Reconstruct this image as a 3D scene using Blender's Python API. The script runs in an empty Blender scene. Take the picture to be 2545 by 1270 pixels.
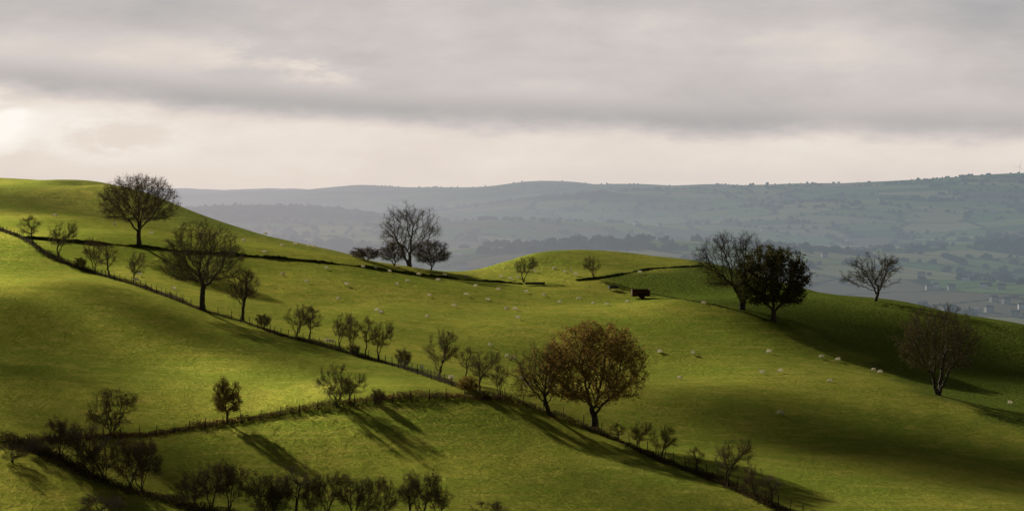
import bpy, bmesh, math, random
import numpy as np
from mathutils import Vector, Matrix

rs = np.random.RandomState(7)
random.seed(7)
scene = bpy.context.scene
scene.view_settings.view_transform = 'Standard'
scene.view_settings.look = 'None'
scene.view_settings.exposure = 0
col = scene.collection
F = 6009.0; U0 = 1272.5; VH = 440.0
SUN_AZ = math.radians(-31); SUN_EL = math.radians(22)
SUNV = np.array([math.sin(SUN_AZ)*math.cos(SUN_EL), math.cos(SUN_AZ)*math.cos(SUN_EL), math.sin(SUN_EL)])

def lin(*c):
    return tuple(((v/255.0+0.055)/1.055)**2.4 if v > 10 else v/255.0/12.92 for v in c)

# ------------------------------------------------------------------ survey of the land
def P(u, v, d):
    return ((u-U0)/F*d, d, -(v-VH)/F*d)

near_pts = []
for t in [
 (0,570,470),(130,640,432),(240,675,415),(340,708,402),(500,770,380),(700,835,358),(840,868,346),(1000,912,330),(1090,942,321),(1250,992,305),
 (0,700,385),(0,800,338),(0,1000,285),(0,1090,266),(280,1082,275),(560,1050,284),(840,1004,294),(1050,988,300),(400,900,325),(200,720,378),(250,980,292),(650,920,322),
 (700,1150,267),(1250,1150,272),(1000,1260,250),(300,1200,252),(0,1270,238),(560,1260,247),(1640,1142,281),(1465,1062,299),(1810,1208,266),(1980,1280,253),(1500,1270,250),
 (370,614,460),(600,636,475),(850,657,490),(1000,677,500),(1150,695,503),(1300,707,500),(1500,692,508),(1600,667,525),(1740,662,532),
 (700,750,420),(950,770,420),(1300,800,428),(1592,738,480),(1600,860,396),(1300,900,375),(1500,960,345),
 (1915,797,432),(1850,772,446),(2330,978,372),(2175,850,430),(2545,900,430),(2080,950,366),(1750,905,380),(2330,1025,345),(2545,1105,325),
 (1936,1035,328),(2100,1130,302),(2450,1180,294),(1700,1070,312),(1900,1165,283),(2300,1262,262),(2545,1268,266),(1750,1180,274),
 (0,515,525),(110,505,545),(300,560,500),(200,470,575),(1420,680,515),(1400,650,530),(1015,661,535)]:
    near_pts.append(P(*t))
sky_pts = [(-500,452,620),(-200,446,610),(0,443,605),(150,447,600),(270,460,590),(440,515,575),(560,560,570),(700,595,565),(850,626,555),(960,650,548),
 (1060,668,545),(1180,686,540),(1250,656,555),(1340,629,562),(1420,622,565),(1500,626,565),(1600,636,562),(1740,656,555),(1880,690,540),(2000,716,528),(2150,742,512),
 (2300,766,500),(2430,796,488),(2545,813,480),(2800,860,470),(3100,900,460)]
for (u, v, d) in sky_pts:
    near_pts.append(P(u, v, d))
    near_pts.append(P(u, v+5, d-22))
    near_pts.append(P(u, v+4, d+16))
    x, y, z = P(u, v, d)
    k = (u-U0)/F
    near_pts.append((k*(d+70), d+70, z-9))
    near_pts.append((k*(d+160), d+160, z-36))
    near_pts.append((k*(d+330), d+330, -118))
for k in (-0.5, -0.3, -0.12, 0.0, 0.12, 0.3, 0.5):
    for (y, z) in ((0,-4),(50,-17),(100,-31),(165,-40)):
        near_pts.append((k*max(y,60), y, z))
for t in [(-500,600,450),(-500,800,350),(-500,1100,260),(-1200,500,500),(-1200,900,330),(-1200,1200,240),
          (3100,1100,350),(3100,1400,260),(3700,1000,430),(3700,1350,280)]:
    near_pts.append(P(*t))
near_pts = np.array(near_pts, float)

class TPS:
    def __init__(s, pts, sc, lam=1e-3):
        s.sc = sc; s.c = pts[:, :2]/sc; n = len(pts)
        A = np.zeros((n+3, n+3)); A[:n,:n] = s.k(s.c, s.c) + lam*np.eye(n)
        A[:n, n] = 1; A[:n, n+1:] = s.c; A[n, :n] = 1; A[n+1:, :n] = s.c.T
        b = np.zeros(n+3); b[:n] = pts[:, 2]
        s.w = np.linalg.solve(A, b)
    def k(s, a, b):
        r2 = ((a[:,None,:]-b[None,:,:])**2).sum(-1)
        return 0.5*r2*np.log(r2+1e-12)
    def __call__(s, x, y):
        x = np.asarray(x, float); sh = x.shape
        q = np.stack([x.ravel(), np.asarray(y, float).ravel()], 1)/s.sc
        out = np.empty(len(q)); n = len(s.c)
        for i in range(0, len(q), 40000):
            p = q[i:i+40000]
            out[i:i+40000] = s.k(p, s.c)@s.w[:n] + s.w[n] + p@s.w[n+1:]
        return out.reshape(sh)

tn = TPS(near_pts, 100.0, 6e-4)
far_pts = []
for t in [(2900,440,6400),(2545,442,6500),(2400,445,6600),(2300,459,6800),(2130,471,7000),(1900,468,7500),(1760,464,7500),(1500,466,8000),(1430,458,8000),(1250,463,8000),
 (1000,465,8500),(880,466,8500),(820,478,8700),(700,484,9500),(600,488,10000),(440,476,10500),(100,474,10500),
 (2545,560,4500),(2545,700,3000),(2545,800,2300),(2900,560,4500),(2900,800,2300),(2200,540,5000),(2200,650,3400),(2200,760,2400),(1900,560,4800),(1900,650,3500),(1900,730,2600),
 (1500,520,5600),(1500,590,4100),(1500,640,3200),(1200,670,2800),(1200,570,4300),(1200,505,6000),(950,610,3600),(950,545,5000),(950,505,6600),
 (740,508,5100),(600,512,5100),(840,523,5000),(600,560,4300),(600,610,3500),(300,514,5100),(300,600,3500)]:
    far_pts.append(P(*t))
for (k, y, z) in [(-.11,6200,-135),(-.085,6200,-135),(-.2,6200,-135)]:
    far_pts.append((k*y, y, z))
for k in (-0.5,-0.2,-0.1,0,0.1,0.2,0.5):
    far_pts += [(k*700,700,-140),(k*1100,1100,-165),(k*1800,1800,-165),(k*11500,11500,-60-abs(k)*50),(k*14000,14000,-90)]
tf = TPS(np.array(far_pts, float), 1000.0, 1e-4)

def wob(x, y):
    return (0.50*np.sin(x/9.0+1.3*np.sin(y/31.0))*np.sin(y/13.0+0.7)+0.42*np.sin(x/23.0-y/17.0+1.0)
            +0.12*np.sin(x/5.1+y/8.3)*np.sin(y/6.0-x/11.0)+0.03*np.sin(y/2.7+0.8*np.sin(x/7.0)))
def sstep(a, b, x):
    t = np.clip((x-a)/(b-a), 0, 1); return t*t*(3-2*t)
def wobf(x, y):
    return ((22*np.sin(x/310.+1.1*np.sin(y/420.))*np.sin(y/390.)+9*np.sin(x/130.-y/210.+2))*sstep(900,2500,y)*(1-0.55*sstep(5500,7000,y))
            +1.6*np.sin(x/61.+y/90.)*np.sin(y/120.+x/200.)+5*sstep(6200,7500,y)*np.sin(x/170.+1.5)*np.sin(x/67.+0.5))
def zfar(x, y):
    return tf(x, y) + wobf(x, y)*0.9
def zg(x, y):
    x = np.asarray(x, float); y = np.asarray(y, float)
    t = sstep(760, 1000, y)
    zn = tn(x, np.minimum(y, 1000)) + wob(x, y)
    out = zn
    if (t > 0).any():
        out = zn*(1-t)+zfar(x, y)*t
    return out

YS = np.arange(200, 640, 0.4)
def hit(u, v):
    kx = (u-U0)/F; kz = -(v-VH)/F
    zt = tn(kx*YS, YS)+wob(kx*YS, YS)
    d = zt-kz*YS
    i = np.argmax(d >= 0)
    if d[i] < 0: i = int(np.argmax(d))
    y = YS[i]
    return np.array([kx*y, y, zt[i]])
YF = np.arange(1500, 9500, 10.0)
def hitfar(u, v):
    kx = (u-U0)/F; kz = -(v-VH)/F
    zt = zfar(kx*YF, YF); d = zt-kz*YF
    i = np.argmax(d >= 0)
    if d[i] < 0: i = int(np.argmax(d))
    y = YF[i]
    return np.array([kx*y, y, zt[i]])

# ------------------------------------------------------------------ node helpers
class E:
    def __init__(s, t, o): s.t = t; s.o = o
    def m(s, op, *b, clamp=False):
        n = s.t.nodes.new('ShaderNodeMath'); n.operation = op; n.use_clamp = clamp
        for i, a in enumerate((s,)+b):
            if isinstance(a, E): s.t.links.new(a.o, n.inputs[i])
            else: n.inputs[i].default_value = a
        return E(s.t, n.outputs[0])
    def __add__(s, b): return s.m('ADD', b)
    __radd__ = __add__
    def __sub__(s, b): return s.m('SUBTRACT', b)
    def __mul__(s, b): return s.m('MULTIPLY', b)
    __rmul__ = __mul__
    def __truediv__(s, b): return s.m('DIVIDE', b)
    def ss(s, a, b, lo=0.0, hi=1.0):
        n = s.t.nodes.new('ShaderNodeMapRange'); n.interpolation_type = 'SMOOTHSTEP'
        s.t.links.new(s.o, n.inputs[0])
        n.inputs[1].default_value = a; n.inputs[2].default_value = b
        n.inputs[3].default_value = lo; n.inputs[4].default_value = hi
        return E(s.t, n.outputs[0])
    def ramp(s, stops, interp='LINEAR'):
        n = s.t.nodes.new('ShaderNodeValToRGB'); r = n.color_ramp; r.interpolation = interp
        while len(r.elements) < len(stops): r.elements.new(0.5)
        for e, (p, c) in zip(r.elements, stops):
            e.position = p
            e.color = (c, c, c, 1) if not isinstance(c, tuple) else (*c, 1)
        s.t.links.new(s.o, n.inputs[0])
        return E(s.t, n.outputs[0])
def comb(t, x, y, z=0.0):
    n = t.nodes.new('ShaderNodeCombineXYZ')
    for i, a in enumerate((x, y, z)):
        if isinstance(a, E): t.links.new(a.o, n.inputs[i])
        else: n.inputs[i].default_value = a
    return E(t, n.outputs[0])
def noise_n(t, vec, scale=1.0, detail=4.0, rough=0.5, color=False, dist=0.0):
    n = t.nodes.new('ShaderNodeTexNoise'); n.inputs['Scale'].default_value = scale
    n.inputs['Detail'].default_value = detail; n.inputs['Roughness'].default_value = rough
    n.inputs['Distortion'].default_value = dist
    if vec is not None: t.links.new(vec.o, n.inputs['Vector'])
    return E(t, n.outputs['Color' if color else 'Fac'])
def mixc(t, f, a, b, mode='MIX'):
    n = t.nodes.new('ShaderNodeMix'); n.data_type = 'RGBA'; n.blend_type = mode
    for i, s in ((0, f), (6, a), (7, b)):
        if isinstance(s, E): t.links.new(s.o, n.inputs[i])
        elif isinstance(s, tuple): n.inputs[i].default_value = (*s, 1)
        else: n.inputs[i].default_value = s
    return E(t, n.outputs[2])
def newmat(name):
    m = bpy.data.materials.new(name); m.use_nodes = True
    m.cycles.emission_sampling = 'NONE'
    t = m.node_tree; t.nodes.clear()
    out = t.nodes.new('ShaderNodeOutputMaterial')
    geo = t.nodes.new('ShaderNodeNewGeometry')
    pos = E(t, geo.outputs['Position'])
    return m, t, out, pos, geo
def painted_haze(t, shader, pos, out):
    """aerial perspective painted into the surface as emission: thickens with how far away the surface stands, denser toward the sun side"""
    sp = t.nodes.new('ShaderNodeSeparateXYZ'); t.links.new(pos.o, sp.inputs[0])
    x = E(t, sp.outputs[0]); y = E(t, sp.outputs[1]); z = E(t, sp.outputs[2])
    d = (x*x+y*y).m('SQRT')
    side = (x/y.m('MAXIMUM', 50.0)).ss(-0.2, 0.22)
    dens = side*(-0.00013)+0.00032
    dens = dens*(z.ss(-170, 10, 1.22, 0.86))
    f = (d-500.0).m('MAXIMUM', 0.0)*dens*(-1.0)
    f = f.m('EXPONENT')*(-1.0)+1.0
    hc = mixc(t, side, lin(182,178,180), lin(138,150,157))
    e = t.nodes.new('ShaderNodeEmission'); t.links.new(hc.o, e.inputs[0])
    mx = t.nodes.new('ShaderNodeMixShader')  # surface colour gives way to a painted glow with distance
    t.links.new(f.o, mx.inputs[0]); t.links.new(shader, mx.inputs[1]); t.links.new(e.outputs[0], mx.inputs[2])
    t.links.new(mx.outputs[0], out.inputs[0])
def sep(t, v):
    sp = t.nodes.new('ShaderNodeSeparateXYZ'); t.links.new(v.o, sp.inputs[0])
    return [E(t, o) for o in sp.outputs]

# ------------------------------------------------------------------ materials
def grass_material():
    m, t, out, pos, geo = newmat('pasture_grass')
    x, y, z = sep(t, pos)
    att = t.nodes.new('ShaderNodeAttribute'); att.attribute_name = 'crop'
    crop = E(t, att.outputs['Fac'])
    big = noise_n(t, pos, 0.03, 3, 0.5)
    mid = noise_n(t, comb(t, x*0.25, y*0.22, z*0.5), 1.0, 5, 0.6)
    fine = noise_n(t, pos, 1.5, 6, 0.75)
    streak = noise_n(t, comb(t, x*0.04, y*0.35, z*3.0), 1.0, 4, 0.6, dist=0.4)
    c = mixc(t, big.ss(0.35, 0.65), (0.128,0.182,0.036), (0.212,0.236,0.056))
    c = mixc(t, mid.ss(0.35, 0.7)*0.8, c, (0.125,0.182,0.032))
    c = mixc(t, streak.ss(0.48, 0.70)*0.5, c, (0.27,0.265,0.085))
    c = mixc(t, fine.ss(0.50, 0.70)*0.65, c, (0.066,0.095,0.020))
    c = mixc(t, fine.ss(0.48, 0.27)*0.6, c, (0.31,0.32,0.11))
    vor = t.nodes.new('ShaderNodeTexVoronoi'); vor.inputs['Scale'].default_value = 1.6
    t.links.new(comb(t, x, y*0.6, z).o, vor.inputs['Vector'])
    vd = E(t, vor.outputs['Distance'])
    cc = mixc(t, vd.ss(0.15, 0.8), (0.100,0.160,0.034), (0.060,0.092,0.020))
    c = mixc(t, crop*0.75, c, cc)
    bp = t.nodes.new('ShaderNodeBump'); bp.inputs['Strength'].default_value = 1.0; bp.inputs['Distance'].default_value = 1.0
    h = (mid*0.32)+(fine*0.17)+(vd*crop*(-0.09))+(streak*0.10)
    t.links.new(h.o, bp.inputs['Height'])
    b = t.nodes.new('ShaderNodeBsdfDiffuse'); b.inputs['Roughness'].default_value = 0.3
    t.links.new(c.o, b.inputs['Color']); t.links.new(bp.outputs[0], b.inputs['Normal'])
    # low back light glances forward off and through the blades
    g = t.nodes.new('ShaderNodeBsdfGlossy'); g.inputs['Roughness'].default_value = 0.56
    c2 = mixc(t, 1.0, c, (2.1,1.82,1.25), 'MULTIPLY')
    t.links.new(c2.o, g.inputs['Color']); t.links.new(bp.outputs[0], g.inputs['Normal'])
    a2 = t.nodes.new('ShaderNodeMixShader')
    gf = crop*(-0.26)+0.72
    t.links.new(gf.o, a2.inputs[0])
    t.links.new(b.outputs[0], a2.inputs[1]); t.links.new(g.outputs[0], a2.inputs[2])
    painted_haze(t, a2.outputs[0], pos, out)
    return m
def valley_material():
    m, t, out, pos, geo = newmat('valley_fields')
    att = t.nodes.new('ShaderNodeAttribute'); att.attribute_name = 'field'
    c = E(t, att.outputs['Color'])
    n = noise_n(t, pos, 0.02, 5, 0.7)
    c = mixc(t, 0.6, c, n.ramp([(0.3,0.6),(0.7,1.3)]), 'MULTIPLY')
    b = t.nodes.new('ShaderNodeBsdfDiffuse'); t.links.new(c.o, b.inputs[0])
    painted_haze(t, b.outputs[0], pos, out)
    return m
def simple(name, c1, c2, scale=3.0, rough=0.85, trans=0.0, lo=0.35, hi=0.65, bump=0.0, metal=0.0, spec=0.15):
    m, t, out, pos, geo = newmat(name)
    n = noise_n(t, pos, scale, 4, 0.65)
    c = mixc(t, n.ss(lo, hi), c1, c2)
    b = t.nodes.new('ShaderNodeBsdfPrincipled'); t.links.new(c.o, b.inputs['Base Color'])
    b.inputs['Roughness'].default_value = rough; b.inputs['Specular IOR Level'].default_value = spec
    b.inputs['Metallic'].default_value = metal
    if bump:
        bp = t.nodes.new('ShaderNodeBump'); bp.inputs['Distance'].default_value = bump
        t.links.new(n.o, bp.inputs['Height']); t.links.new(bp.outputs[0], b.inputs['Normal'])
    sh = b.outputs[0]
    if trans > 0:
        tr = t.nodes.new('ShaderNodeBsdfTranslucent'); t.links.new(c.o, tr.inputs[0])
        mx = t.nodes.new('ShaderNodeMixShader'); mx.inputs[0].default_value = trans
        t.links.new(sh, mx.inputs[1]); t.links.new(tr.outputs[0], mx.inputs[2]); sh = mx.outputs[0]
    painted_haze(t, sh, pos, out)
    return m
M_grass = grass_material(); M_valley = valley_material()
M_bark = simple('bark', (0.055,0.046,0.034), (0.110,0.093,0.068), 4)
M_twig = simple('twig_bark', (0.100,0.077,0.050), (0.170,0.132,0.086), 1.5)
M_leaf_brown = simple('brown_oak_leaves', (0.115,0.086,0.042), (0.19,0.145,0.064), 0.8, trans=0.45, spec=0.05)
M_leaf_orange = simple('orange_autumn_leaves', (0.185,0.122,0.032), (0.34,0.225,0.055), 0.5, trans=0.5, spec=0.05)
M_leaf_gold = simple('golden_leaves', (0.20,0.140,0.036), (0.32,0.22,0.05), 1.2, trans=0.5, spec=0.05)
M_leaf_green = simple('dark_green_leaves', (0.048,0.054,0.018), (0.125,0.115,0.038), 0.5, trans=0.4, spec=0.05)
M_leaf_olive = simple('olive_leaves', (0.090,0.083,0.034), (0.155,0.138,0.056), 0.8, trans=0.45, spec=0.05)
M_hedge = simple('hedge_foliage', (0.075,0.060,0.028), (0.15,0.12,0.052), 0.9, trans=0.4, spec=0.05)
M_bracken = simple('bracken', (0.21,0.125,0.044), (0.11,0.098,0.034), 0.4, trans=0.45, spec=0.05)
M_bank = simple('earth_bank', (0.040,0.055,0.012), (0.085,0.105,0.022), 1.4, bump=0.2, spec=0.0)
M_wool = simple('sheep_fleece', (0.84,0.80,0.68), (0.88,0.85,0.74), 6, trans=0.55, spec=0.0)
M_face = simple('sheep_face', (0.5,0.46,0.40), (0.65,0.6,0.53), 6)
M_post = simple('weathered_wood', (0.05,0.042,0.032), (0.11,0.095,0.075), 6)
M_wire = simple('galvanised_wire', (0.08,0.08,0.08), (0.12,0.12,0.12), 6, rough=0.8)
M_rust = simple('rusted_steel', (0.075,0.032,0.020), (0.14,0.062,0.034), 3, rough=0.8)
M_tyre = simple('tyre_rubber', (0.015,0.015,0.015), (0.03,0.03,0.028), 6)
M_steel = simple('dull_galvanised_steel', (0.06,0.07,0.07), (0.14,0.14,0.14), 3, rough=0.6)
M_wood = simple('distant_tree_foliage', (0.022,0.030,0.014), (0.075,0.070,0.034), 0.02, spec=0.0)
M_white = simple('whitewashed_render', (0.70,0.70,0.67), (0.78,0.77,0.74), 1)
M_stonew = simple('stone_wall', (0.34,0.32,0.29), (0.44,0.41,0.37), 1)
M_slate = simple('slate_roof', (0.16,0.16,0.17), (0.22,0.22,0.23), 1)
M_glass = simple('dark_window_glass', (0.02,0.02,0.025), (0.04,0.04,0.05), 1, rough=0.2)
M_turb = simple('white_turbine_paint', (0.7,0.7,0.7), (0.8,0.8,0.8), 1, rough=0.5)
M_blocker = simple('blocker_white', (0.8,0.8,0.8), (0.85,0.85,0.85), 0.01, spec=0.0)  # for the added sun blockers out of view

# ------------------------------------------------------------------ mesh helpers
def mk_mesh(name, V, Fs, mats, midx=None, smooth=False):
    V = np.asarray(V, np.float32); me = bpy.data.meshes.new(name)
    if not isinstance(Fs, list): Fs = [Fs]
    Fs = [np.asarray(f, np.int32) for f in Fs if len(f)]
    me.vertices.add(len(V)); me.vertices.foreach_set('co', V.ravel())
    nl = sum(f.size for f in Fs); npoly = sum(len(f) for f in Fs)
    me.loops.add(nl); me.polygons.add(npoly)
    me.loops.foreach_set('vertex_index', np.concatenate([f.ravel() for f in Fs]))
    st = []; o = 0
    for f in Fs:
        st.append(o+np.arange(len(f))*f.shape[1]); o += f.size
    me.polygons.foreach_set('loop_start', np.concatenate(st).astype(np.int32))
    for m in mats: me.materials.append(m)
    if midx is not None: me.polygons.foreach_set('material_index', np.asarray(midx, np.int32))
    me.polygons.foreach_set('use_smooth', np.full(npoly, smooth, bool))
    me.update(calc_edges=True)
    return me
def mk_obj(name, me, parent=None, label=None, category=None, kind=None, group=None, loc=None):
    o = bpy.data.objects.new(name, me); col.objects.link(o)
    if parent: o.parent = parent
    if loc is not None: o.location = loc
    if label: o['label'] = label
    if category: o['category'] = category
    if kind: o['kind'] = kind
    if group: o['group'] = group
    return o
def tubes(p0, p1, r0, r1, k):
    d = p1-p0; L = np.linalg.norm(d, axis=1, keepdims=True); d = d/np.maximum(L, 1e-6)
    ref = np.tile(np.array([[0.31,0.95,0.05]]), (len(d), 1))
    a = np.cross(d, ref); a /= np.maximum(np.linalg.norm(a, axis=1, keepdims=True), 1e-6)
    b = np.cross(d, a)
    an = np.arange(k)*2*np.pi/k
    ring = a[:,None,:]*np.cos(an)[None,:,None]+b[:,None,:]*np.sin(an)[None,:,None]
    A = p0[:,None,:]+ring*r0[:,None,None]; B = p1[:,None,:]+ring*r1[:,None,None]
    V = np.concatenate([A, B], 1).reshape(-1, 3)
    base = (np.arange(len(d))*2*k)[:,None]
    i = np.arange(k); j = (i+1) % k
    Fq = np.stack([base+i, base+j, base+k+j, base+k+i], -1).reshape(-1, 4)
    return V, Fq
def rand_quads(c, size, rg, flat=0.0):
    n = len(c); a = rg.normal(size=(n,3)); a /= np.linalg.norm(a, axis=1, keepdims=True)
    b = rg.normal(size=(n,3)); b = np.cross(a, b); b /= np.linalg.norm(b, axis=1, keepdims=True)
    s = size*(0.6+0.8*rg.rand(n, 1)); a = a*s; b = b*s*0.7
    V = np.stack([c-a-b*0.3, c+b, c+a-b*0.2, c-b], 1).reshape(-1, 3)
    return V, np.arange(4*n).reshape(-1, 4)

# ------------------------------------------------------------------ trees
def make_tree(seed, H, W, trunk=0.22, cbot=0.2, lean=0.0, n_attr=1200, step=None, nb=30, stems=1,
              leaf=0, leafmat=None, leafsize=0.10, twn=5, trunk_r=0.026, twl=0.55, asym=0.0, tr=0.0078, fill=0.5, flat=0.55, pw=1.98):
    rg = np.random.RandomState(seed)
    step = step or H/50.
    cz = H*(1+cbot)/2; R = np.array([W/2, W/2, H*(1-cbot)/2])
    C = np.array([lean*W, 0, cz])
    bl = rg.normal(size=(nb,3)); bl /= np.linalg.norm(bl, axis=1, keepdims=True)
    bl *= (0.45+0.37*rg.rand(nb,1))
    br = 0.17+0.12*rg.rand(nb)
    pi = rg.randint(0, nb, n_attr)
    q = rg.normal(size=(n_attr,3)); q /= np.linalg.norm(q, axis=1, keepdims=True)
    uni = q*rg.rand(n_attr,1)**0.33
    q *= rg.rand(n_attr,1)**0.4
    p = bl[pi]+q*br[pi][:,None]
    p = np.where(rg.rand(n_attr,1) < fill, uni, p)
    p[:,2] = np.where(p[:,2] < -flat, -flat+(p[:,2]+flat)*0.35, p[:,2])
    rad = np.linalg.norm(p, axis=1); p = p[rad < 1.03]
    A = C+p*R
    A[:,0] += asym*W*(H-A[:,2])/H
    nodes = []; par = []
    for s in range(stems):
        an = rg.rand()*6.28; out = 0.0 if stems == 1 else 0.34
        d = np.array([math.cos(an)*out+lean*0.5, math.sin(an)*out, 1.0]); d /= np.linalg.norm(d)
        cur = np.array([0.,0.,-0.25])
        if s == 0: nodes.append(cur); par.append(-1)
        pr = 0
        nst = max(2, int((trunk*H*(0.8+0.4*rg.rand())+0.25)/step))
        for i in range(nst):
            d2 = d+rg.normal(size=3)*0.08; d2 /= np.linalg.norm(d2)
            cur = nodes[pr]+d2*step
            nodes.append(cur); par.append(pr); pr = len(nodes)-1
    N = np.array(nodes); par = list(par)
    D = np.linalg.norm(A[:,None,:]-N[None], axis=2); ni = D.argmin(1); nd = D.min(1)
    for it in range(130):
        alive = nd > step*1.5
        A = A[alive]; ni = ni[alive]; nd = nd[alive]
        if len(A) < 4: break
        u, inv = np.unique(ni, return_inverse=True)
        dirs = (A-N[ni])/nd[:,None]
        acc = np.zeros((len(u),3)); np.add.at(acc, inv, dirs)
        acc /= np.maximum(np.linalg.norm(acc, axis=1, keepdims=True), 1e-6)
        acc += rg.normal(size=acc.shape)*0.33+np.array([0,0,0.05])
        acc /= np.linalg.norm(acc, axis=1, keepdims=True)
        new = N[u]+acc*step
        base = len(N); N = np.concatenate([N, new]); par += list(u)
        D = np.linalg.norm(A[:,None,:]-new[None], axis=2); j = D.argmin(1); dm = D.min(1)
        better = dm < nd
        ni = np.where(better, base+j, ni); nd = np.where(better, dm, nd)
        if len(N) > 9000: break
    par = np.array(par); n = len(N)
    acc = np.zeros(n); leafm = np.ones(n, bool); leafm[par[par >= 0]] = False
    acc[leafm] = 1.0
    for i in range(n-1, 0, -1): acc[par[i]] += acc[i]
    r = acc**(1/pw); r = r/r[0]*trunk_r*H*(1.0 if stems == 1 else 1.1)
    r = np.maximum(r, tr)
    flare = 1+0.5*np.exp(-np.maximum(N[:,2], 0)/(0.05*H)); r = r*np.where(r > 0.01*H, flare, 1)
    i = np.arange(1, n); pp = par[1:]
    r0 = np.minimum(r[pp], r[i]*1.5+0.01); r1 = r[i]
    thick = r1 > 0.0080*H
    V1, F1 = tubes(N[pp][thick], N[i][thick]+(N[i]-N[pp])[thick]*0.06, r0[thick], r1[thick], 9)
    trunk_me = mk_mesh('trunk', V1, F1, [M_bark], smooth=True)
    th = ~thick
    Vs = []; Fs = []; mi = []; off = 0
    V2, F2 = tubes(N[pp][th], N[i][th], r0[th], r1[th], 4); Vs.append(V2); Fs.append(F2); off += len(V2); mi += [0]*len(F2)
    thin = np.where(acc < 14)[0]
    tp = N[np.repeat(thin, twn)]
    hd = np.repeat((N-N[np.maximum(par,0)])[thin], twn, axis=0); hd /= np.maximum(np.linalg.norm(hd, axis=1, keepdims=True), 1e-6)
    ctr = np.array([lean*W, 0, cz*0.7]); rad = tp-ctr; rad /= np.linalg.norm(rad, axis=1, keepdims=True)
    d = hd*0.5+rad*0.35+rg.normal(size=tp.shape)*0.5+np.array([0,0,0.10]); d /= np.linalg.norm(d, axis=1, keepdims=True)
    L = twl*(0.4+0.9*rg.rand(len(tp),1))
    q1 = tp+d*L*0.5; d2 = d+rg.normal(size=tp.shape)*0.4; q2 = q1+d2*L*0.5
    d3 = d+rg.normal(size=tp.shape)*0.7; q3 = q1+d3*L*0.45
    rr = np.full(len(tp), tr)
    for (a, b, ra, rb) in ((tp,q1,rr,rr*0.8),(q1,q2,rr*0.8,rr*0.5),(q1,q3,rr*0.8,rr*0.5)):
        V3, F3 = tubes(a, b, ra, rb, 3); Vs.append(V3); Fs.append(F3+off); off += len(V3); mi += [0]*len(F3)
    ends = np.concatenate([q2, N[thin]])
    if leaf:
        src = np.concatenate([q1,q2,q3]); c = src[rg.randint(0, len(src), leaf)]+rg.normal(size=(leaf,3))*0.10
        V4, F4 = rand_quads(c, leafsize, rg); Vs.append(V4); Fs.append(F4+off); mi += [1]*len(F4)
    crown_me = mk_mesh('crown', np.concatenate(Vs), np.concatenate(Fs), [M_twig, leafmat or M_leaf_brown], mi)
    ext = (np.percentile(ends[:,0], 0.6), np.percentile(ends[:,0], 99.4), np.percentile(ends[:,2], 99.7))
    return trunk_me, crown_me, ext

def plant(tree, u, v, top, w, name, label, category='tree', group=None, rot=None):
    tm, cm, (x0, x1, zt) = tree
    p = hit(u, v); d = p[1]; sc = d/F
    hz = (v-top)*sc*0.985; wx = w*sc
    e = mk_obj(name, None, None, label, category, group=group, loc=p)
    e.empty_display_size = 0.5
    e.scale = (wx/(x1-x0), wx/(x1-x0), hz/zt)
    if rot is not None: e.rotation_euler[2] = rot
    mk_obj('trunk', tm, e); mk_obj('crown', cm, e)
    return e

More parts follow.
